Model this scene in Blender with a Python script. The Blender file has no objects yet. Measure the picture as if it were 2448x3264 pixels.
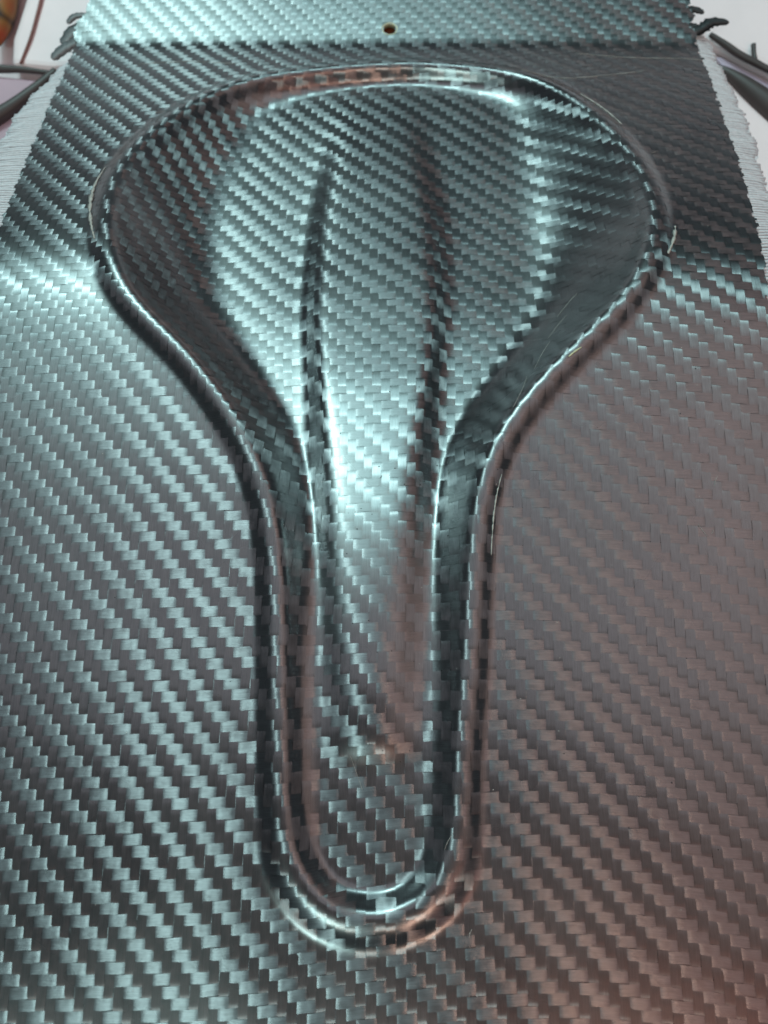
import bpy, math, random
import numpy as np
from mathutils import Vector, Matrix

# ------------------------------------------------------------------ camera, world, lamps
S = bpy.context.scene
MM = 0.001
cd = bpy.data.cameras.new("camera"); cam = bpy.data.objects.new("camera", cd)
S.collection.objects.link(cam); S.camera = cam
cam.location = (0, -0.045, 0.195)
cam.rotation_euler = (math.radians(13), 0, 0)
cd.sensor_fit = 'VERTICAL'; cd.sensor_height = 36; cd.sensor_width = 27
cd.lens = 18 * 2562 / 1632
cd.clip_start = 0.01; cd.clip_end = 50
cd.dof.use_dof = True; cd.dof.focus_distance = 0.205; cd.dof.aperture_fstop = 16

W = bpy.data.worlds.new("World"); S.world = W; W.use_nodes = True
W.node_tree.nodes["Background"].inputs[0].default_value = (0.30, 0.36, 0.40, 1)
W.node_tree.nodes["Background"].inputs[1].default_value = 0.09

S.view_settings.view_transform = 'Standard'; S.view_settings.look = 'None'
S.view_settings.exposure = 1.1; S.view_settings.gamma = 1.0
S.render.engine = 'CYCLES'
S.cycles.max_bounces = 6; S.cycles.glossy_bounces = 3; S.cycles.diffuse_bounces = 2
S.cycles.sample_clamp_indirect = 3.0


def area(name, loc, target, sx, sy, power, color):
    l = bpy.data.lights.new(name, 'AREA'); l.shape = 'RECTANGLE'
    l.size = sx; l.size_y = sy; l.energy = power; l.color = color
    o = bpy.data.objects.new(name, l); S.collection.objects.link(o)
    o.location = loc
    z_ = (Vector(loc) - Vector(target)).normalized()         # lamp's long side keeps to the room's Y axis
    y_ = (Vector((0, 1, 0)) - z_ * z_.y).normalized(); x_ = y_.cross(z_)
    o.rotation_euler = Matrix((x_, y_, z_)).transposed().to_euler()
    return o


def area_l(name, loc, target, sx, sy, radiance, color):
    # radiance-based: power of a lambertian panel = pi * area * L
    return area(name, loc, target, sx, sy, math.pi * sx * sy * radiance * 1.0, color)


area_l("window_light", (-0.36, 1.52, 1.55), (0, 0, 0), 1.05, 0.70, 1.6, (0.56, 0.95, 0.95))
area_l("window_edge_fill", (-0.36, 1.55, 1.60), (0, 0, 0), 1.75, 1.05, 0.75, (0.56, 0.95, 0.96))  # added larger dim lamp, softens the falloff at the window's borders
area_l("left_cool_fill", (-0.95, 0.95, 1.75), (0, 0, 0), 0.6, 0.6, 0.7, (0.56, 1.0, 0.97))  # added cool fill lamp, brightens the weft tows towards the left edge
area_l("led_cool", (-0.49, 1.38, 1.45), (0, 0, 0), 0.09, 0.09, 200.0, (0.66, 1.0, 0.95))
area_l("rear_cool_fill", (-0.48, -1.20, 1.50), (0, 0, 0), 0.14, 0.45, 20.0, (0.66, 1.0, 0.95))  # added lamp behind the camera, puts glints on the lower left weft
area_l("overhead_fill", (0.0, 0.60, 2.1), (0, 0.5, 0), 2.8, 1.5, 0.22, (0.90, 0.93, 1.0))  # added broad fill lamp overhead, lifts the ambient level on the warp tows
area_l("led_warm", (0.43, -1.20, 1.50), (0, 0, 0), 0.14, 0.45, 10.0, (1.0, 0.62, 0.45))
area_l("warm_panel", (1.15, 0.25, 1.5), (0, 0, 0), 1.2, 1.7, 0.25, (1.0, 0.68, 0.58))
area_l("warm_bounce", (0.62, -0.72, 1.20), (0, 0, 0), 0.50, 0.45, 0.50, (1.0, 0.36, 0.24))

# ------------------------------------------------------------------ helpers
rnd = random.Random(7); rng = np.random.default_rng(11)


def link(o, parent=None):
    S.collection.objects.link(o)
    if parent is not None: o.parent = parent
    return o


def empty(name, loc=(0, 0, 0), **props):
    o = bpy.data.objects.new(name, None); link(o); o.location = loc
    o.empty_display_size = 0.01
    for k, v in props.items(): o[k] = v
    return o


def mesh_obj(name, verts, faces, mat, parent=None, smooth=True, loc=None):
    me = bpy.data.meshes.new(name)
    me.from_pydata([tuple(map(float, v)) for v in verts], [], [tuple(map(int, f)) for f in faces])
    if smooth: me.polygons.foreach_set("use_smooth", [True] * len(me.polygons))
    me.materials.append(mat); me.update()
    o = bpy.data.objects.new(name, me); link(o, parent)
    if loc: o.location = loc
    return o


def np_mesh(name, co, quads, mat, attrs=None):
    me = bpy.data.meshes.new(name)
    nv, nf = len(co), len(quads)
    me.vertices.add(nv); me.vertices.foreach_set("co", co.astype(np.float32).ravel())
    me.loops.add(nf * 4); me.loops.foreach_set("vertex_index", quads.astype(np.int32).ravel())
    me.polygons.add(nf)
    me.polygons.foreach_set("loop_start", np.arange(0, nf * 4, 4, dtype=np.int32))
    me.polygons.foreach_set("loop_total", np.full(nf, 4, dtype=np.int32))
    me.polygons.foreach_set("use_smooth", np.ones(nf, dtype=bool))
    for k, v in (attrs or {}).items():
        a = me.attributes.new(k, 'FLOAT_VECTOR', 'POINT')
        a.data.foreach_set("vector", v.astype(np.float32).ravel())
    me.materials.append(mat)
    me.update(calc_edges=True); me.validate()
    return me


# ------------------------------------------------------------------ the moulded shape (millimetres)
X0, X1, Y0, Y1, ST = -128.0, 128.0, -138.0, 226.0, 0.4


def sig(x): return 1 / (1 + np.exp(-np.clip(x, -40, 40)))


YT = 190.0
_ys = np.linspace(-200, 260, 4601)
_sl = -math.tan(math.radians(25)) * (sig((_ys - 70) / 8) - sig((_ys - YT) / 1.0))
_sl = _sl - math.tan(math.radians(3)) * sig((_ys - YT) / 1.0)
_p = np.cumsum(_sl) * 0.1; _p -= _p[0]
_s = np.cumsum(np.sqrt(1 + _sl ** 2)) * 0.1; _s -= np.interp(0, _ys, _s)


def Pz(Y): return np.interp(Y, _ys, _p)
def Y_of_arc(s): return np.interp(s, _s, _ys)


def smooth_tab(xs, ks, vs, sm=8.0):
    g = np.interp(xs, ks, vs)
    d = xs[1] - xs[0]; r = int(3 * sm / d); k = np.exp(-0.5 * (np.arange(-r, r + 1) * d / sm) ** 2); k /= k.sum()
    return np.convolve(np.pad(g, r, 'edge'), k, 'valid')


_fz = smooth_tab(_ys, [-200, -60, -40, -25, -5, 20, 60, 90, 120, 150, 172, 190, 260],
                 [-2.0, -2.0, -2.7, -4.2, -7.6, -13.8, -24.0, -32, -39, -46, -51.5, -61, -84], 9.0)
BEAD = [(16.5, 175.0), (3.4, 174.9), (-13.0, 173.3), (-36.9, 167.7), (-49.1, 162.0), (-60.4, 152.7), (-72.4, 134.3),
        (-78.8, 116.5), (-79.9, 99.9), (-77.6, 82.9), (-73.3, 69.5), (-67.9, 59.5), (-60.0, 50.6), (-52.4, 43.0),
        (-46.0, 35.2), (-39.7, 26.5), (-34.7, 17.9), (-30.9, 9.0), (-28.3, 0.0), (-26.6, -11.5), (-25.7, -22.7),
        (-25.3, -33.6), (-24.9, -44.3), (-24.3, -54.7), (-23.8, -64.8), (-22.8, -74.7), (-19.6, -83.4), (-13.2, -90.2),
        (-4.6, -92.9), (4.1, -91.7), (10.9, -87.4), (15.2, -80.5), (16.9, -72.7), (17.5, -64.8), (18.2, -54.7),
        (19.3, -44.3), (20.3, -33.6), (21.1, -22.7), (21.9, -11.5), (23.3, 0.0), (25.9, 10.7), (30.3, 20.3),
        (36.4, 29.0), (43.9, 37.7), (52.7, 46.7), (61.0, 55.0), (67.8, 63.8), (72.9, 73.6), (76.6, 84.9),
        (78.2, 97.7), (77.4, 114.1), (73.3, 130.8), (65.9, 147.7), (55.7, 162.0), (40.7, 170.5)]


def catmull(P, n, closed=True):
    P = np.array(P, float); N = len(P); out = []
    for i in range(N if closed else N - 1):
        p0, p1, p2, p3 = (P[(i + k) % N] if closed else P[min(max(i + k, 0), N - 1)] for k in (-1, 0, 1, 2))
        for t in np.arange(n) / n:
            out.append(0.5 * (2 * p1 + (p2 - p0) * t + (2 * p0 - 5 * p1 + 4 * p2 - p3) * t * t + (3 * p1 - p0 - 3 * p2 + p3) * t ** 3))
    if not closed: out.append(P[-1])
    return np.array(out)


_bp = catmull(BEAD, 5)
for _ in range(6): _bp = (np.roll(_bp, 1, 0) + 2 * _bp + np.roll(_bp, -1, 0)) / 4
gx = np.arange(X0, X1 + ST / 2, ST); gy = np.arange(Y0, Y1 + ST / 2, ST)
GX, GY = np.meshgrid(gx, gy)


def sdf(px, py):
    best = np.full(px.shape, 1e9); ins = np.zeros(px.shape, bool)
    A = _bp; B = np.roll(_bp, -1, 0)
    for (ax, ay), (bx, by) in zip(A, B):
        dx, dy = bx - ax, by - ay
        t = np.clip(((px - ax) * dx + (py - ay) * dy) / (dx * dx + dy * dy), 0, 1)
        d = (px - ax - t * dx) ** 2 + (py - ay - t * dy) ** 2
        np.minimum(best, d, out=best)
        c = ((ay > py) != (by > py)) & (px < dx * (py - ay) / (dy if dy else 1e-9) + ax)
        ins ^= c
    return np.where(ins, 1, -1) * np.sqrt(best)


_c = 2                                                   # distance on every 2nd grid node, then linear
SDc = sdf(GX[::_c, ::_c], GY[::_c, ::_c])


def up(a, shape):
    yi = np.arange(shape[0]) / _c; xi = np.arange(shape[1]) / _c
    y0 = np.minimum(yi.astype(int), a.shape[0] - 2); x0 = np.minimum(xi.astype(int), a.shape[1] - 2)
    fy = (yi - y0)[:, None]; fx = (xi - x0)[None]
    return (a[y0][:, x0] * (1 - fy) * (1 - fx) + a[y0 + 1][:, x0] * fy * (1 - fx)
            + a[y0][:, x0 + 1] * (1 - fy) * fx + a[y0 + 1][:, x0 + 1] * fy * fx)


SD = up(SDc, GX.shape)


def tab(Y, ks, vs, sm=7.0): return np.interp(Y, _ys, smooth_tab(_ys, ks, vs, sm))


BH = tab(GY, [-100, 60, 100, 140, 175], [2.2, 2.2, 2.1, 1.7, 1.8])          # bead height
BWo = 5.6 + 2.2 * sig((-78 - GY) / 3); BWi = 5.0
tb = np.where(SD < 0, -SD / BWo, SD / BWi)
bead = BH * np.cos(0.5 * np.pi * np.clip(np.abs(tb) ** 1.45, 0, 1)) ** 2
F = np.interp(GY, _ys, _fz)
D = Pz(GY) - F
ww = tab(GY, [-95, -86, -72, 0, 15, 30, 45, 60, 80, 110, 135, 155, 168, 178], [1.4, 2.6, 7.0, 8.4, 9.8, 12, 14, 18, 26, 29, 22, 10, 4, 3], 4.0)
pw = tab(GY, [-95, 0, 30, 60, 110, 160, 180], [1.5, 1.9, 2.3, 2.7, 2.8, 2.2, 1.6], 6.0)
ww = ww * (1 + 0.22 * sig((GX - 10) / 6) * sig((GY - 60) / 12))
t = np.clip((SD - 1.0) / (ww + 1.2), 0, 1)
wn = sig((GY - 22) / 8)
Z = Pz(GY) + bead - D * (wn * (1 - (1 - t ** 1.45) ** pw) + (1 - wn) * t * t * (3 - 2 * t))
# the raised tongue down the middle of the recess
hk = [-58, -36, -12, 24, 66, 104, 156]
hl = tab(GY, hk, [-9.0, -12.0, -15.0, -18.2, -21.9, -21.5, -15.4], 5.0)
hr = tab(GY, hk, [3.5, 5.5, 8.3, 11.9, 16.9, 17.1, 9.9], 5.0)
hh = tab(GY, [-60.5, -55.5, -40, 0, 40, 80, 120, 152, 164], [0, 1.9, 3.2, 4.2, 4.6, 4.0, 2.8, 0.8, 0], 1.8)
fw = tab(GY, [-60, -30, 0, 40, 120, 160], [2.6, 2.4, 1.7, 0.9, 1.6, 3.0])
Z += hh * sig((GX - hl) / fw) * sig((hr - GX) / fw)
# slight waviness of a hand-laid part
Z += 0.10 * np.sin(GX / 23.0 + 1.3) * np.sin(GY / 31.0 + 0.4) + 0.05 * np.sin(GX / 9.0 + GY / 14.0)


def blur(a, s):
    r = int(math.ceil(3 * s)); k = np.exp(-0.5 * (np.arange(-r, r + 1) / s) ** 2); k /= k.sum()
    p = np.pad(a, ((r, r), (0, 0)), 'edge'); a = sum(k[i] * p[i:i + a.shape[0]] for i in range(2 * r + 1))
    p = np.pad(a, ((0, 0), (r, r)), 'edge'); return sum(k[i] * p[:, i:i + a.shape[1]] for i in range(2 * r + 1))


Z = blur(Z, 2.2)
ZY, ZX = np.gradient(Z, ST)
# the cloth is drawn into the bowl: warps crowd together where the wall is steep
DX = np.zeros_like(Z)
for _r in range(Z.shape[0]):
    e_ = 0.85 * float(sig((gy[_r] - 38) / 8.0))
    ins = np.where(SD[_r] > -2)[0]
    if e_ < 0.02 or len(ins) < 20: continue
    a_, b_ = ins[0], ins[-1]
    rho = (1 + ZX[_r, a_:b_ + 1] ** 2) ** (0.5 * e_); c_ = np.cumsum(rho); c_ -= c_[0]
    c_ = gx[a_] + c_ / c_[-1] * (gx[b_] - gx[a_])
    DX[_r, a_:b_ + 1] = np.interp(gx[a_:b_ + 1], c_, gx[a_:b_ + 1]) - gx[a_:b_ + 1]
DX = blur(DX, 4.0)


def samp(A, x, y):
    fx = np.clip((x - X0) / ST, 1, A.shape[1] - 3); fy = np.clip((y - Y0) / ST, 1, A.shape[0] - 3)
    ix = fx.astype(int); iy = fy.astype(int); u = fx - ix; v = fy - iy

    def w(q): return (-0.5 * q + q * q - 0.5 * q ** 3, 1 - 2.5 * q * q + 1.5 * q ** 3,
                      0.5 * q + 2 * q * q - 1.5 * q ** 3, -0.5 * q * q + 0.5 * q ** 3)
    wx, wy = w(u), w(v)
    return sum(wy[j] * sum(wx[i] * A[iy + j - 1, ix + i - 1] for i in range(4)) for j in range(4))


def nrm(v): return v / np.maximum(np.linalg.norm(v, axis=-1, keepdims=True), 1e-9)


def surf(x, y):
    z = samp(Z, x, y); zx = samp(ZX, x, y); zy = samp(ZY, x, y)
    return z, nrm(np.stack([-zx, -zy, np.ones_like(zx)], -1)), zx, zy


LEDGE = np.array([(-107.0, -140), (-107.4, 60), (-107.9, 84.5), (-108.3, 94.0), (-109.1, 105.4), (-110.0, 117.5), (-111.0, 136.0), (-112.3, 151.8),
                  (-112.8, 167.4), (-113.5, 179.1), (-114.0, 191.1), (-115.5, 197), (-114.0, 202), (-111.5, 206), (-111.0, 230)])
REDGE = np.array([(100.5, -140), (101.5, 40), (102.6, 63.1), (105.0, 86.7), (106.0, 95.4), (107.9, 107.9), (109.4, 121.2), (110.6, 135.7), (112.5, 151.3),
                  (114.3, 168.2), (115.2, 184.2), (115.9, 195.8), (114.0, 200), (116.0, 204), (114.8, 208), (115.5, 230)])


def ledge(y): return np.interp(y, LEDGE[:, 1], LEDGE[:, 0]) + 0.35 * np.sin(y * 0.9) + 0.25 * np.sin(y * 2.3 + 1)
def redge(y): return np.interp(y, REDGE[:, 1], REDGE[:, 0]) + 0.35 * np.sin(y * 0.8 + 2) + 0.25 * np.sin(y * 2.1)


HOLES = [(2.1, 197.7, 2.5)]


def inside(x, y, pad=0.0):
    m = (x > ledge(y) - pad) & (x < redge(y) + pad)
    for hx, hy, hr_ in HOLES: m &= ((x - hx) ** 2 + (y - hy) ** 2) > (hr_ + 0.0) ** 2
    return m


# ------------------------------------------------------------------ materials
def mat(name):
    m = bpy.data.materials.new(name); m.use_nodes = True
    nt = m.node_tree; b = nt.nodes["Principled BSDF"]
    return m, nt, b


def N(nt, t, **kw):
    n = nt.nodes.new(t)
    for k, v in kw.items(): setattr(n, k, v)
    return n


def carbon(name, base, rough, tint_seed):
    m, nt, b = mat(name); L = nt.links.new
    fib = N(nt, 'ShaderNodeAttribute', attribute_name='fibre'); acr = N(nt, 'ShaderNodeAttribute', attribute_name='across')
    sn = N(nt, 'ShaderNodeAttribute', attribute_name='smooth_n')
    L(acr.outputs['Vector'], b.inputs['Tangent'])
    # fine filament streaks run along the tow: low frequency along, high across
    mp = N(nt, 'ShaderNodeMapping'); mp.inputs['Scale'].default_value = (0.22, 13.0, 1.0)
    L(fib.outputs['Vector'], mp.inputs['Vector'])
    ns = N(nt, 'ShaderNodeTexNoise'); ns.inputs['Scale'].default_value = 1.0; ns.inputs['Detail'].default_value = 2.5
    L(mp.outputs[0], ns.inputs['Vector'])
    mp2 = N(nt, 'ShaderNodeMapping'); mp2.inputs['Scale'].default_value = (0.30, 0.5, 3.1)
    L(fib.outputs['Vector'], mp2.inputs['Vector'])
    n2 = N(nt, 'ShaderNodeTexNoise'); n2.inputs['Scale'].default_value = 1.0; n2.inputs['Detail'].default_value = 1.0
    L(mp2.outputs[0], n2.inputs['Vector'])
    cr = N(nt, 'ShaderNodeMapRange'); cr.inputs[1].default_value = 0.3; cr.inputs[2].default_value = 0.7
    cr.inputs[3].default_value = 0.75; cr.inputs[4].default_value = 1.2
    L(ns.outputs[0], cr.inputs[0])
    c2 = N(nt, 'ShaderNodeMapRange'); c2.inputs[1].default_value = 0.3; c2.inputs[2].default_value = 0.7
    c2.inputs[3].default_value = 0.82; c2.inputs[4].default_value = 1.18
    L(n2.outputs[0], c2.inputs[0])
    mm = N(nt, 'ShaderNodeMath', operation='MULTIPLY'); L(cr.outputs[0], mm.inputs[0]); L(c2.outputs[0], mm.inputs[1])
    vm = N(nt, 'ShaderNodeVectorMath', operation='SCALE'); vm.inputs[0].default_value = base
    L(mm.outputs[0], vm.inputs['Scale']); L(vm.outputs[0], b.inputs['Base Color'])
    rr = N(nt, 'ShaderNodeMapRange'); rr.inputs[1].default_value = 0.25; rr.inputs[2].default_value = 0.75
    rr.inputs[3].default_value = rough - 0.05; rr.inputs[4].default_value = rough + 0.07
    L(n2.outputs[0], rr.inputs[0]); L(rr.outputs[0], b.inputs['Roughness'])
    bp = N(nt, 'ShaderNodeBump'); bp.inputs['Strength'].default_value = 0.35; bp.inputs['Distance'].default_value = 0.00004
    L(ns.outputs[0], bp.inputs['Height']); L(bp.outputs[0], b.inputs['Normal'])
    b.inputs['Metallic'].default_value = 1.0
    b.inputs['Anisotropic'].default_value = 1.0
    # clear resin coat keeps the smooth mould surface, with faint micro-dimples
    nb = N(nt, 'ShaderNodeBump'); nb.inputs['Strength'].default_value = 0.15; nb.inputs['Distance'].default_value = 0.00003
    tc = N(nt, 'ShaderNodeTexCoord'); nn = N(nt, 'ShaderNodeTexNoise'); nn.inputs['Scale'].default_value = 900
    L(tc.outputs['Object'], nn.inputs['Vector']); L(nn.outputs[0], nb.inputs['Height'])
    L(sn.outputs['Vector'], nb.inputs['Normal']); L(nb.outputs[0], b.inputs['Coat Normal'])
    b.inputs['Coat Weight'].default_value = 1.0; b.inputs['Coat IOR'].default_value = 1.85
    gr = N(nt, 'ShaderNodeTexNoise'); gr.inputs['Scale'].default_value = 28; gr.inputs['Detail'].default_value = 4
    L(tc.outputs['Object'], gr.inputs['Vector'])
    g2 = N(nt, 'ShaderNodeMapRange'); g2.inputs[1].default_value = 0.35; g2.inputs[2].default_value = 0.7
    g2.inputs[3].default_value = 0.24; g2.inputs[4].default_value = 0.36
    L(gr.outputs[0], g2.inputs[0]); L(g2.outputs[0], b.inputs['Coat Roughness'])
    return m


M_warp = carbon("carbon_warp_fibre", (0.18, 0.18, 0.19), 0.345, 1)
M_weft = carbon("carbon_weft_fibre", (0.18, 0.18, 0.19), 0.345, 2)

M_resin, nt, b = mat("black_resin"); b.inputs['Base Color'].default_value = (0.012, 0.012, 0.013, 1); b.inputs['Roughness'].default_value = 0.3


def cloth_mat(name, col, scale=600, rough=0.8, var=0.25, sss=0.0):
    m, nt, b = mat(name); L = nt.links.new
    tc = N(nt, 'ShaderNodeTexCoord'); ns = N(nt, 'ShaderNodeTexNoise'); ns.inputs['Scale'].default_value = scale; ns.inputs['Detail'].default_value = 4
    L(tc.outputs['Object'], ns.inputs['Vector'])
    mr = N(nt, 'ShaderNodeMapRange'); mr.inputs[1].default_value = 0.25; mr.inputs[2].default_value = 0.75
    mr.inputs[3].default_value = 1 - var; mr.inputs[4].default_value = 1.0; L(ns.outputs[0], mr.inputs[0])
    vm = N(nt, 'ShaderNodeVectorMath', operation='SCALE'); vm.inputs[0].default_value = col
    L(mr.outputs[0], vm.inputs['Scale']); L(vm.outputs[0], b.inputs['Base Color'])
    bp = N(nt, 'ShaderNodeBump'); bp.inputs['Strength'].default_value = 0.4; bp.inputs['Distance'].default_value = 0.0003
    L(ns.outputs[0], bp.inputs['Height']); L(bp.outputs[0], b.inputs['Normal'])
    b.inputs['Roughness'].default_value = rough
    return m


M_glass = cloth_mat("white_glass_yarn", (0.74, 0.70, 0.74), 900, 0.55, 0.2)
M_bench = cloth_mat("pale_bench", (0.75, 0.60, 0.64), 25, 0.5, 0.2)
M_foam = cloth_mat("white_foam", (0.93, 0.76, 0.79), 60, 0.6, 0.08)
M_pad = cloth_mat("mauve_pad", (0.56, 0.36, 0.44), 40, 0.6, 0.2)
M_lilac = cloth_mat("lilac_film", (0.55, 0.46, 0.58), 40, 0.35, 0.2)
M_brown = cloth_mat("dark_brown_rubber", (0.075, 0.055, 0.055), 80, 0.5, 0.3)
M_redwire = cloth_mat("red_brown_wire", (0.25, 0.09, 0.08), 80, 0.5, 0.3)
M_rust = cloth_mat("rust_board", (0.36, 0.085, 0.030), 90, 0.7, 0.5)
M_cut = cloth_mat("cut_edge_resin", (0.75, 0.68, 0.45), 400, 0.4, 0.3)
M_flash = cloth_mat("pale_resin_flash", (0.62, 0.56, 0.52), 700, 0.35, 0.5)
M_frayg = cloth_mat("resin_soaked_tow", (0.22, 0.21, 0.22), 500, 0.5, 0.4)
M_fray = cloth_mat("loose_carbon_tow", (0.030, 0.031, 0.034), 500, 0.45, 0.4)

# patterned red cloth in the corner
M_redcloth, nt, b = mat("red_printed_cloth"); L = nt.links.new
tc = N(nt, 'ShaderNodeTexCoord'); v = N(nt, 'ShaderNodeTexVoronoi'); v.inputs['Scale'].default_value = 110
L(tc.outputs['Object'], v.inputs['Vector'])
cr = N(nt, 'ShaderNodeValToRGB'); e = cr.color_ramp.elements
e[0].position = 0.0; e[0].color = (0.42, 0.05, 0.02, 1); e[1].position = 0.55; e[1].color = (0.30, 0.13, 0.035, 1)
x = cr.color_ramp.elements.new(0.8); x.color = (0.03, 0.018, 0.015, 1)
L(v.outputs['Distance'], cr.inputs[0]); L(cr.outputs[0], b.inputs['Base Color']); b.inputs['Roughness'].default_value = 0.6

# ------------------------------------------------------------------ the carbon panel
panel = empty("carbon_fibre_panel", category="panel",
              label="glossy black twill carbon fibre panel with a beaded spoon-shaped recess moulded into it")

# resin backing under the tows, one continuous skin with thickness
bs = 1.0
bx = np.arange(-120, 120.1, bs); by = np.arange(-134, 222.1, bs)
BX, BY = np.meshgrid(bx, by)
bz, bn, _, _ = surf(BX, BY)
co = np.stack([BX, BY, bz], -1) - bn * 0.28
nyb, nxb = BX.shape
ii = np.arange(nyb * nxb).reshape(nyb, nxb)
cx = (BX[:-1, :-1] + bs / 2); cy = (BY[:-1, :-1] + bs / 2)
keep = (cx > ledge(cy) + 0.4) & (cx < redge(cy) - 0.4)
for hx, hy, hr_ in HOLES: keep &= ((cx - hx) ** 2 + (cy - hy) ** 2) > (hr_ + 0.9) ** 2
q = np.stack([ii[:-1, :-1], ii[:-1, 1:], ii[1:, 1:], ii[1:, :-1]], -1)[keep]
used, inv = np.unique(q.ravel(), return_inverse=True)
me = np_mesh("resin_backing", co.reshape(-1, 3)[used] * MM, inv.reshape(-1, 4), M_resin)
back = bpy.data.objects.new("resin_backing", me); link(back, panel)
sm = back.modifiers.new("thick", 'SOLIDIFY'); sm.thickness = 0.0012; sm.offset = -1

PITCH_A, PITCH_B = 2.18, 2.37


def fab(u, v):
    """cloth coordinates (warp number, weft number) -> plan position in mm, with the skew of hand-laid cloth"""
    Yb = Y_of_arc(v * PITCH_B)
    k = 0.0008 * (1 + 0.9 * sig((Yb - 95) / 20))
    X = PITCH_A * (u + k * u * u)
    X = X + 0.35 * np.sin(v * 0.09 + 0.5) + 0.012 * np.where(Yb > 0, 0, Yb) * 0.6
    f = np.clip((-Yb - 15) / 75, 0, 1.1)
    Y = Yb + 0.075 * f * X * np.exp(-(X / 70) ** 2) - 0.00035 * X * X + 0.4 * np.sin(u * 0.11)
    X = X + samp(DX, np.clip(X, X0 + 1, X1 - 1), np.clip(Y, Y0 + 1, Y1 - 1))
    return X, Y


SUB = 6          # samples per crossing along a tow
ACR = np.array([-0.5, -0.22, 0.22, 0.5])
AMP = 0.07


def weave_h(tau, ph):
    """height of a tow that goes over two, under two; tau counts crossings, ph its phase"""
    q = (tau + ph) % 4.0             # 0..2 over, 2..4 under
    over = q < 2
    a = np.where(over, q - 1, q - 3)  # -1..1 inside the float
    h = (1 - np.abs(a) ** 4)
    return np.where(over, h, -h) * AMP


def build_tow(kind, idx, lo, hi, material):
    n = int((hi - lo) * SUB) + 1
    tt = lo + np.arange(n) / SUB
    wob = 0.06 * math.sin(idx * 12.9898) + 0.05 * np.sin(tt * 0.37 + idx * 1.7) + 0.025 * np.sin(tt * 1.9 + idx * 5.1)
    wid = 1.02 + 0.02 * math.sin(idx * 4.1)
    T = tt[:, None]; A = ACR[None, :] * wid + wob[:, None]
    if kind == 'warp':
        U, V = idx + A, T + 0 * A
        ph = idx
        hgt = weave_h(T + 0.5, ph - 0.0)
    else:
        U, V = T + 0 * A, idx + A
        ph = idx + 2
        hgt = weave_h(T + 0.5, ph + 0.0)
    x, y = fab(U, V)
    z, n_, zx, zy = surf(np.clip(x, X0 + 1, X1 - 1), np.clip(y, Y0 + 1, Y1 - 1))
    crown = -0.010 * (np.abs(ACR[None, :]) * 2) ** 2
    jit = 0.012 * math.sin(idx * 78.2)
    P = np.stack([x, y, z], -1) + n_ * (hgt + crown + jit)[..., None]
    du, dv = 0.05, 0.05
    if kind == 'warp': x2, y2 = fab(U + du, V)
    else: x2, y2 = fab(U, V + dv)
    ac = np.stack([x2 - x, y2 - y, zx * (x2 - x) + zy * (y2 - y)], -1)
    ac = nrm(ac - n_ * (ac * n_).sum(-1, keepdims=True))
    fb = np.stack([T * 2.2 + 0 * A, ACR[None, :] * 2.2 + 0 * T, np.full_like(A, idx * 7.31 + (500 if kind == 'weft' else 0))], -1)
    ids = np.arange(n * 4).reshape(n, 4)
    if kind == 'warp': q = np.stack([ids[:-1, :-1], ids[:-1, 1:], ids[1:, 1:], ids[1:, :-1]], -1)
    else: q = np.stack([ids[:-1, :-1], ids[1:, :-1], ids[1:, 1:], ids[:-1, 1:]], -1)
    cx = (x[:-1, :-1] + x[1:, 1:]) / 2; cy = (y[:-1, :-1] + y[1:, 1:]) / 2
    keep = inside(cx, cy) & (cy > -132) & (cy < 220)
    q = q[keep]
    if len(q) < 20: return
    used, inv = np.unique(q.ravel(), return_inverse=True)
    name = kind + "_tow"
    me = np_mesh(name, P.reshape(-1, 3)[used] * MM, inv.reshape(-1, 4), material,
                 {'across': ac.reshape(-1, 3)[used], 'smooth_n': n_.reshape(-1, 3)[used], 'fibre': fb.reshape(-1, 3)[used]})
    o = bpy.data.objects.new(name, me); link(o, panel)


for i in range(-64, 54): build_tow('warp', i, -57, 105, M_warp)
for j in range(-57, 104): build_tow('weft', j, -64, 54, M_weft)


def at(x, y, dz=0.0):
    z, n_, _, _ = surf(np.array([float(x)]), np.array([float(y)]))
    return np.array([x, y, z[0]]) + n_[0] * dz, n_[0]


# drilled holes: pale cut wall of each
for hx, hy, hr_ in HOLES:
    vs, fs = [], []; K = 40
    for k in range(K):
        a = 2 * math.pi * k / K; r = hr_ * (1 + 0.03 * math.sin(5 * a))
        for (rr, dz) in ((r + 0.42, 0.10), (r + 0.05, 0.07), (r - 0.05, -0.2), (r - 0.05, -1.7), (r + 0.5, -1.8)):
            p, _n = at(hx + rr * math.cos(a), hy + rr * math.sin(a), dz); vs.append(p * MM)
    for k in range(K):
        for m_ in range(4):
            a0 = k * 5 + m_; b0 = ((k + 1) % K) * 5 + m_; fs.append((a0, a0 + 1, b0 + 1, b0))
    mesh_obj("hole_edge", vs, fs, M_cut, panel)


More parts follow.
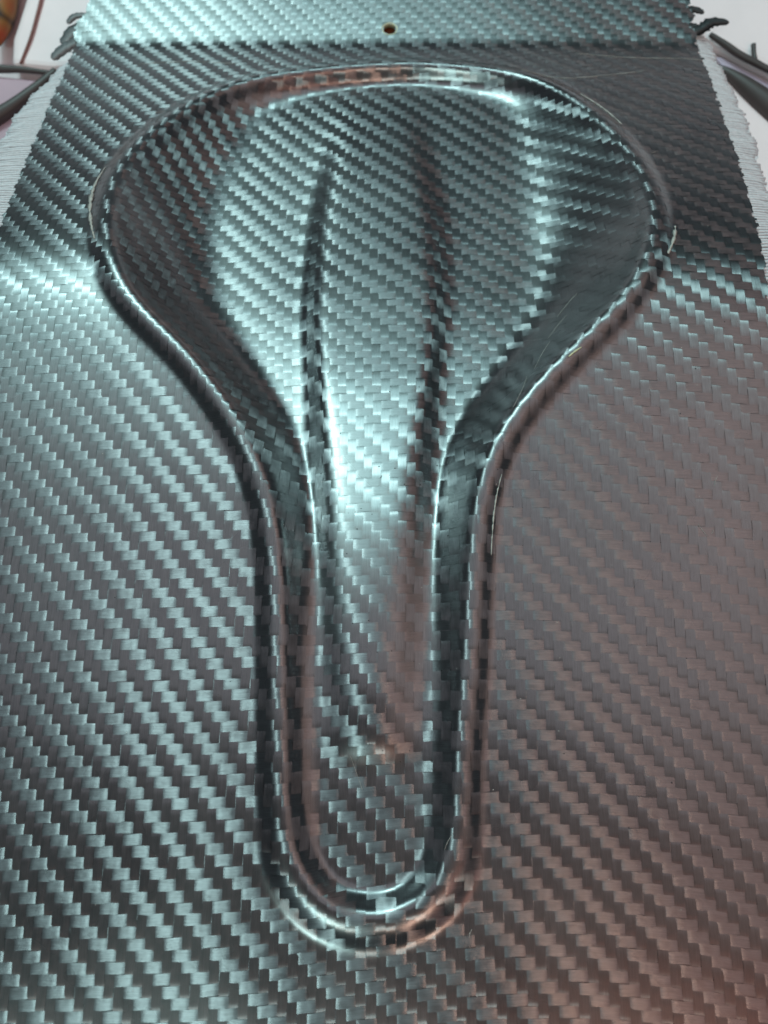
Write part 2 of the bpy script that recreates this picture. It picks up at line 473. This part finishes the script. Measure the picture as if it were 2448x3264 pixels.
def strip(name, pts, width, material, parent, lift=0.12, thick=0.12, seed=0, ragged=0.5, on=True):
    """thin irregular sliver lying on the panel along pts (mm); returns object"""
    r = random.Random(seed); P = catmull(pts, 8, False); vs, fs = [], []
    n = len(P)
    for i, p in enumerate(P):
        d = P[min(i + 1, n - 1)] - P[max(i - 1, 0)]; d = d[:2] / (np.linalg.norm(d[:2]) + 1e-9); s = np.array([-d[1], d[0]])
        w = width * 0.5 * math.sin(math.pi * (i + 0.4) / n) ** 0.5 * (1 + ragged * (r.random() * 2 - 1))
        for (sx, dz) in ((-1, 0), (0, thick), (1, 0), (0, -0.06)):
            q_ = p[:2] + s * w * sx
            if on: pp, _n = at(q_[0], q_[1], lift + dz)
            else: pp = np.array([q_[0], q_[1], p[2] + dz])
            vs.append(pp * MM)
    for i in range(n - 1):
        for k in range(4):
            a, b_ = i * 4 + k, i * 4 + (k + 1) % 4; fs.append((a, b_, b_ + 4, a + 4))
    fs.append((3, 2, 1, 0)); fs.append(tuple((n - 1) * 4 + k for k in range(4)))
    return mesh_obj(name, vs, fs, material, parent)


# pale resin flash in the outer crease of the bead
for k, pts in enumerate([[(-84.6, 112), (-85.6, 105), (-85.4, 98), (-84.2, 91), (-82.0, 84), (-79.6, 78)],
                         [(66.5, 154.5), (70.5, 149.5), (74.2, 143), (77.0, 136)], [(81.8, 84), (80.4, 79), (77.5, 73)],
                         [(29.4, 9.5), (28.2, 5), (27.3, 0), (26.7, -5), (26.2, -11)]]):
    strip("resin_flash", pts, (1.1, 0.9, 1.1, 0.45)[k], M_flash, panel, 0.15, 0.12, k, 0.7)
# hair-thin scratches and stray fibres
segs = []
rs = random.Random(3)
for k in range(20):
    x_, y_ = rs.uniform(-95, 95), rs.uniform(-105, 150)
    a = rs.choice([0.9, 1.0, 1.2, 2.2, 0.5]) + rs.uniform(-.3, .3); l_ = rs.uniform(1.0, 4.5)
    if samp(SD, np.array([x_]), np.array([y_]))[0] < -6 or rs.random() < .5:
        segs.append([(x_, y_), (x_ + l_ * .5 * math.cos(a) + rs.uniform(-.3, .3), y_ + l_ * .5 * math.sin(a)), (x_ + l_ * math.cos(a), y_ + l_ * math.sin(a))])
segs += [[(40, 40), (43, 46), (46, 51)], [(46, 53), (49.5, 58), (52, 61)], [(50, 62), (54, 67), (56, 69)], [(33, 27), (36, 33), (38, 38)],
         [(-8, -58), (-6.5, -62), (-5, -66)]]
for k, s_ in enumerate(segs): strip("stray_fibre", s_, 0.09, M_flash, panel, 0.13, 0.03, k, 0.3)
strip("stray_fibre", [(47.5, 40.5), (49.2, 42.0), (51, 43.3)], 0.55, M_cut, panel, 0.3, 0.15, 5, 0.3)
for pts in ([(48, 171), (62, 166), (78, 168), (92, 171)], [(70, 184), (88, 181), (108, 180), (115, 179)], [(-88, 176), (-70, 178), (-52, 176)]):
    strip("long_scratch", pts, 0.28, M_flash, panel, 0.13, 0.03, 9, 0.7)
# cut ends of tow sticking out past the top corners
for k, (pts, w) in enumerate([([(112.5, 195.8, -57.6), (118.5, 198.6, -57.3), (123, 201.6, -57.2), (129.4, 202.0, -57.6)], 4.6),
                              ([(111, 204.5, -57.6), (116, 207.5, -57.4), (120.5, 206.2, -57.6)], 3.6),
                              ([(111, 201, -57.7), (116.5, 200.0, -57.6), (120.0, 198.0, -57.8)], 3.0),
                              ([(-110, 201, -58.8), (-116, 199, -58.6), (-120.5, 193.5, -59.2)], 7.0),
                              ([(-110, 205, -57.6), (-116, 204.5, -57.4), (-118.8, 201.5, -57.8)], 3.0),
                              ([(-112, 195, -57.8), (-119, 191, -58.2), (-123.5, 186.5, -58.6)], 5.0)]):
    strip("frayed_tow", pts, w, M_fray if k < 3 else M_frayg, panel, 0, 0.35, 20 + k, 0.18, on=False)

# pinholes and specks of dust in the resin, too small to pick apart
def specks(name, n, rad, material, seed, lift, zone):
    r = random.Random(seed); vs, fs = [], []
    for k in range(n):
        x_, y_ = zone(r); rr = rad * r.uniform(0.5, 1.3); b0 = len(vs); m_ = 7
        for i in range(m_):
            a = 2 * math.pi * i / m_; p, _n = at(x_ + rr * math.cos(a) * r.uniform(.7, 1.2), y_ + rr * math.sin(a) * r.uniform(.7, 1.2), lift * .6); vs.append(p * MM)
        p, _n = at(x_, y_, lift); vs.append(p * MM)
        for i in range(m_): fs.append((b0 + i, b0 + (i + 1) % m_, b0 + m_))
    o = mesh_obj(name, vs, fs, material, panel); o["kind"] = "stuff"; return o


specks("pinholes", 70, 0.16, M_resin, 2, 0.16, lambda r: (r.gauss(0, 10), r.uniform(-60, 45)) if r.random() < .5 else (r.uniform(-95, 95), r.uniform(-110, 185)))
specks("dust_specks", 150, 0.10, M_flash, 4, 0.2, lambda r: (r.uniform(-98, 98), r.uniform(-112, 200)))

# ------------------------------------------------------------------ white ribbed cloth under both edges
def glass_strip(side, ks, ws, label):
    e = empty("glass_cloth_strip", category="cloth strip", label=label)
    edge = ledge if side < 0 else redge
    y = ks[0]; k = 0
    vs, fs = [], []
    yb = np.linspace(ks[0], ks[-1], 120)
    for yy in yb:
        w = float(np.interp(yy, ks, ws)); ex = float(edge(yy))
        for t_ in np.linspace(0, 1, 7):
            xx = ex - side * 4.0 + side * (w + 4.0) * t_
            vs.append((xx * MM, yy * MM, (float(Pz(yy)) - 2.3 - 3.0 * t_ ** 2) * MM))
    for i in range(len(yb) - 1):
        for m_ in range(6): a = i * 7 + m_; fs.append((a, a + 1, a + 8, a + 7))
    mesh_obj("cloth_sheet", vs, fs, M_glass, e)
    r = random.Random(5 + side)
    while y < ks[-1]:
        w = float(np.interp(y, ks, ws)) + 0.5 * math.sin(y * .4) + r.uniform(-.12, .2); ex = float(edge(y)); rad = 0.42 + 0.12 * r.random()
        slope = (0.10 + 0.03 * math.sin(y * .1)) * side + r.uniform(-.02, .02)
        vs, fs = [], []
        for i, t_ in enumerate(np.linspace(0, 1, 9)):
            xx = ex - side * 4.0 + side * (w + 4.0) * t_; yy = y + slope * (xx - ex) + 0.15 * math.sin(i * 1.3 + y)
            zz = float(Pz(yy)) - 1.9 - 3.0 * t_ ** 2 + 0.12 * math.sin(i * 2.1 + y)
            for a in range(6):
                an = a * math.pi / 3; vs.append((xx * MM, (yy + rad * math.cos(an)) * MM, (zz + rad * 0.7 * math.sin(an)) * MM))
        for i in range(8):
            for a in range(6): fs.append((i * 6 + a, i * 6 + (a + 1) % 6, (i + 1) * 6 + (a + 1) % 6, (i + 1) * 6 + a))
        fs.append(tuple(range(5, -1, -1))); fs.append(tuple(48 + a for a in range(6)))
        mesh_obj("yarn", vs, fs, M_glass, e)
        y += 1.12 + 0.12 * r.random()


glass_strip(-1, [70, 100, 127.8, 140.8, 152.7, 161, 174.2, 183.5, 189], [18, 17, 14.5, 14.0, 12.2, 10.5, 7.0, 4.6, 1.5],
            "white ribbed glass cloth strip showing past the left edge of the carbon panel")
glass_strip(1, [60, 105.7, 118.9, 127.8, 140.8, 165.3, 189.4, 200.4], [14, 9.5, 9.0, 11.0, 10.8, 9.3, 8.6, 6.0],
            "white ribbed glass cloth strip showing past the right edge of the carbon panel")

# ------------------------------------------------------------------ what lies beneath and behind
def block(name, poly, z0, z1, material, parent=None, bevel=1.0, **props):
    n = len(poly); vs = [(x_ * MM, y_ * MM, z0 * MM) for x_, y_ in poly] + [(x_ * MM, y_ * MM, z1 * MM) for x_, y_ in poly]
    fs = [tuple(range(n - 1, -1, -1)), tuple(range(n, 2 * n))] + [(i, (i + 1) % n, n + (i + 1) % n, n + i) for i in range(n)]
    o = mesh_obj(name, vs, fs, material, parent, smooth=False)
    if bevel:
        m_ = o.modifiers.new("bevel", 'BEVEL'); m_.width = bevel * MM; m_.segments = 3
    for k, v_ in props.items(): o[k] = v_
    return o


def tube(name, pts, rad, material, parent=None, segs_=10, **props):
    P = catmull(pts, 8, False); n = len(P); vs, fs = [], []
    rads = rad if hasattr(rad, '__len__') else [rad, rad]
    for i, p in enumerate(P):
        d = P[min(i + 1, n - 1)] - P[max(i - 1, 0)]; d /= np.linalg.norm(d) + 1e-9
        s = np.cross(d, [0, 0, 1]); s /= np.linalg.norm(s) + 1e-9; u_ = np.cross(s, d)
        r = np.interp(i / (n - 1), np.linspace(0, 1, len(rads)), rads)
        for k in range(segs_):
            a = 2 * math.pi * k / segs_; vs.append((p + (s * math.cos(a) + u_ * math.sin(a)) * r) * MM)
    for i in range(n - 1):
        for k in range(segs_): fs.append((i * segs_ + k, i * segs_ + (k + 1) % segs_, (i + 1) * segs_ + (k + 1) % segs_, (i + 1) * segs_ + k))
    fs.append(tuple(range(segs_ - 1, -1, -1))); fs.append(tuple((n - 1) * segs_ + k for k in range(segs_)))
    o = mesh_obj(name, vs, fs, material, parent)
    for k, v_ in props.items(): o[k] = v_
    return o


bench = block("ground", [(-600, -500), (600, -500), (600, 900), (-600, 900)], -110, -86, M_bench, bevel=0, kind="structure")
block("rust_board", [(-60, 187), (60, 187), (60, 240), (-60, 240)], -86, -61, M_rust, category="board",
      label="rust red board seen through the small drilled hole at the top")
block("foam_block", [(-108, 203.2), (-133.5, 200.8), (-150, 202.6), (-151, 216), (-147.5, 236), (-146, 300), (-90, 300), (-90, 203)], -85.9, -79, M_foam, bevel=3,
      category="foam", label="white foam block behind the top left corner of the panel")
block("foam_block", [(108, 206), (128, 215), (137, 212), (158, 199), (190, 190), (210, 240), (200, 300), (90, 300), (90, 206)], -85.9, -79, M_foam, bevel=3,
      category="foam", label="white foam block behind the frayed top right corner of the panel")
block("mauve_pad", [(-128, 197), (-135, 197.2), (-155, 199.6), (-180, 202), (-190, 140), (-150, 100), (-100, 90), (-100, 190)], -85.9, -81, M_pad, bevel=2,
      category="pad", label="mauve pad under the left edge of the panel, crossed by a dark brown strap")
block("mauve_pad", [(112, 205), (134, 208), (158, 194), (190, 180), (190, 60), (112, 60)], -85.9, -82, M_foam, bevel=2,
      category="pad", label="pale pad under the right edge of the panel, below the thin brown cable")
tube("brown_strap", [(-165, 170, -80), (-152.1, 179.2, -79.5), (-145.2, 184.5, -79), (-137.2, 192.6, -79), (-131.4, 199.5, -79)], [3.5, 3.0, 2.4, 1.6], M_brown,
     category="strap", label="dark brown strap running diagonally from the left photo edge to the white cloth strip")
tube("dark_cord", [(-170, 202, -80), (-154.5, 201.1, -79.6), (-144.3, 200.4, -79.3), (-133.3, 198.9, -79.5)], [1.6, 1.6, 1.2, 0.8], M_brown,
     category="cord", label="thin dark cord lying level along the front edge of the left foam block")
tube("red_wire", [(-139, 250, -77.6), (-140.0, 234.8, -77.8), (-141.1, 225.6, -78), (-142.6, 214.9, -78), (-145.7, 202.6, -78.5)], [0.6, 0.6, 0.55, 0.5], M_redwire,
     category="wire", label="thin red brown wire curving across the white foam at top left")
tube("brown_cable", [(131.5, 215.6, -77.5), (136.7, 211.1, -77.5), (142.6, 205.9, -77.5), (148.5, 202.1, -77.5), (154.2, 198.5, -77.5), (175, 188, -77.5)], [1.0, 1.4, 1.4, 1.3, 1.3], M_brown,
     category="cable", label="thin dark brown cable with a short upright stub, at the right under the foam")
stub = tube("cable_stub", [(148.4, 202.6, -77.5), (148.2, 206, -77.3), (148.2, 210.3, -77.0)], [1.1, 0.8, 1.0], M_brown)
stub.parent = bpy.data.objects["brown_cable"]
tube("wide_strap", [(134.5, 203.5, -81), (140.5, 198.5, -81), (150, 189.0, -81.5), (170, 168, -82)], [0.8, 2.6, 4.6, 6.5], M_brown,
     category="strap", label="broad dark brown strap widening towards the right photo edge beside the white cloth strip")
block("lilac_film", [(134, 208.5), (137, 208.0), (165, 189), (165, 184), (138, 202.5)], -81.9, -81.2, M_lilac, bevel=0.2,
      category="film", label="narrow lilac film between the thin cable and the broad strap at right")
tube("red_cloth_roll", [(-158, 260, -77), (-155.5, 236, -77), (-155.3, 222, -77), (-157, 212, -78.5)], [7, 6.2, 5.0, 2.0], M_redcloth, segs_=20,
     category="cloth", label="red and brown printed cloth roll in the top left corner")
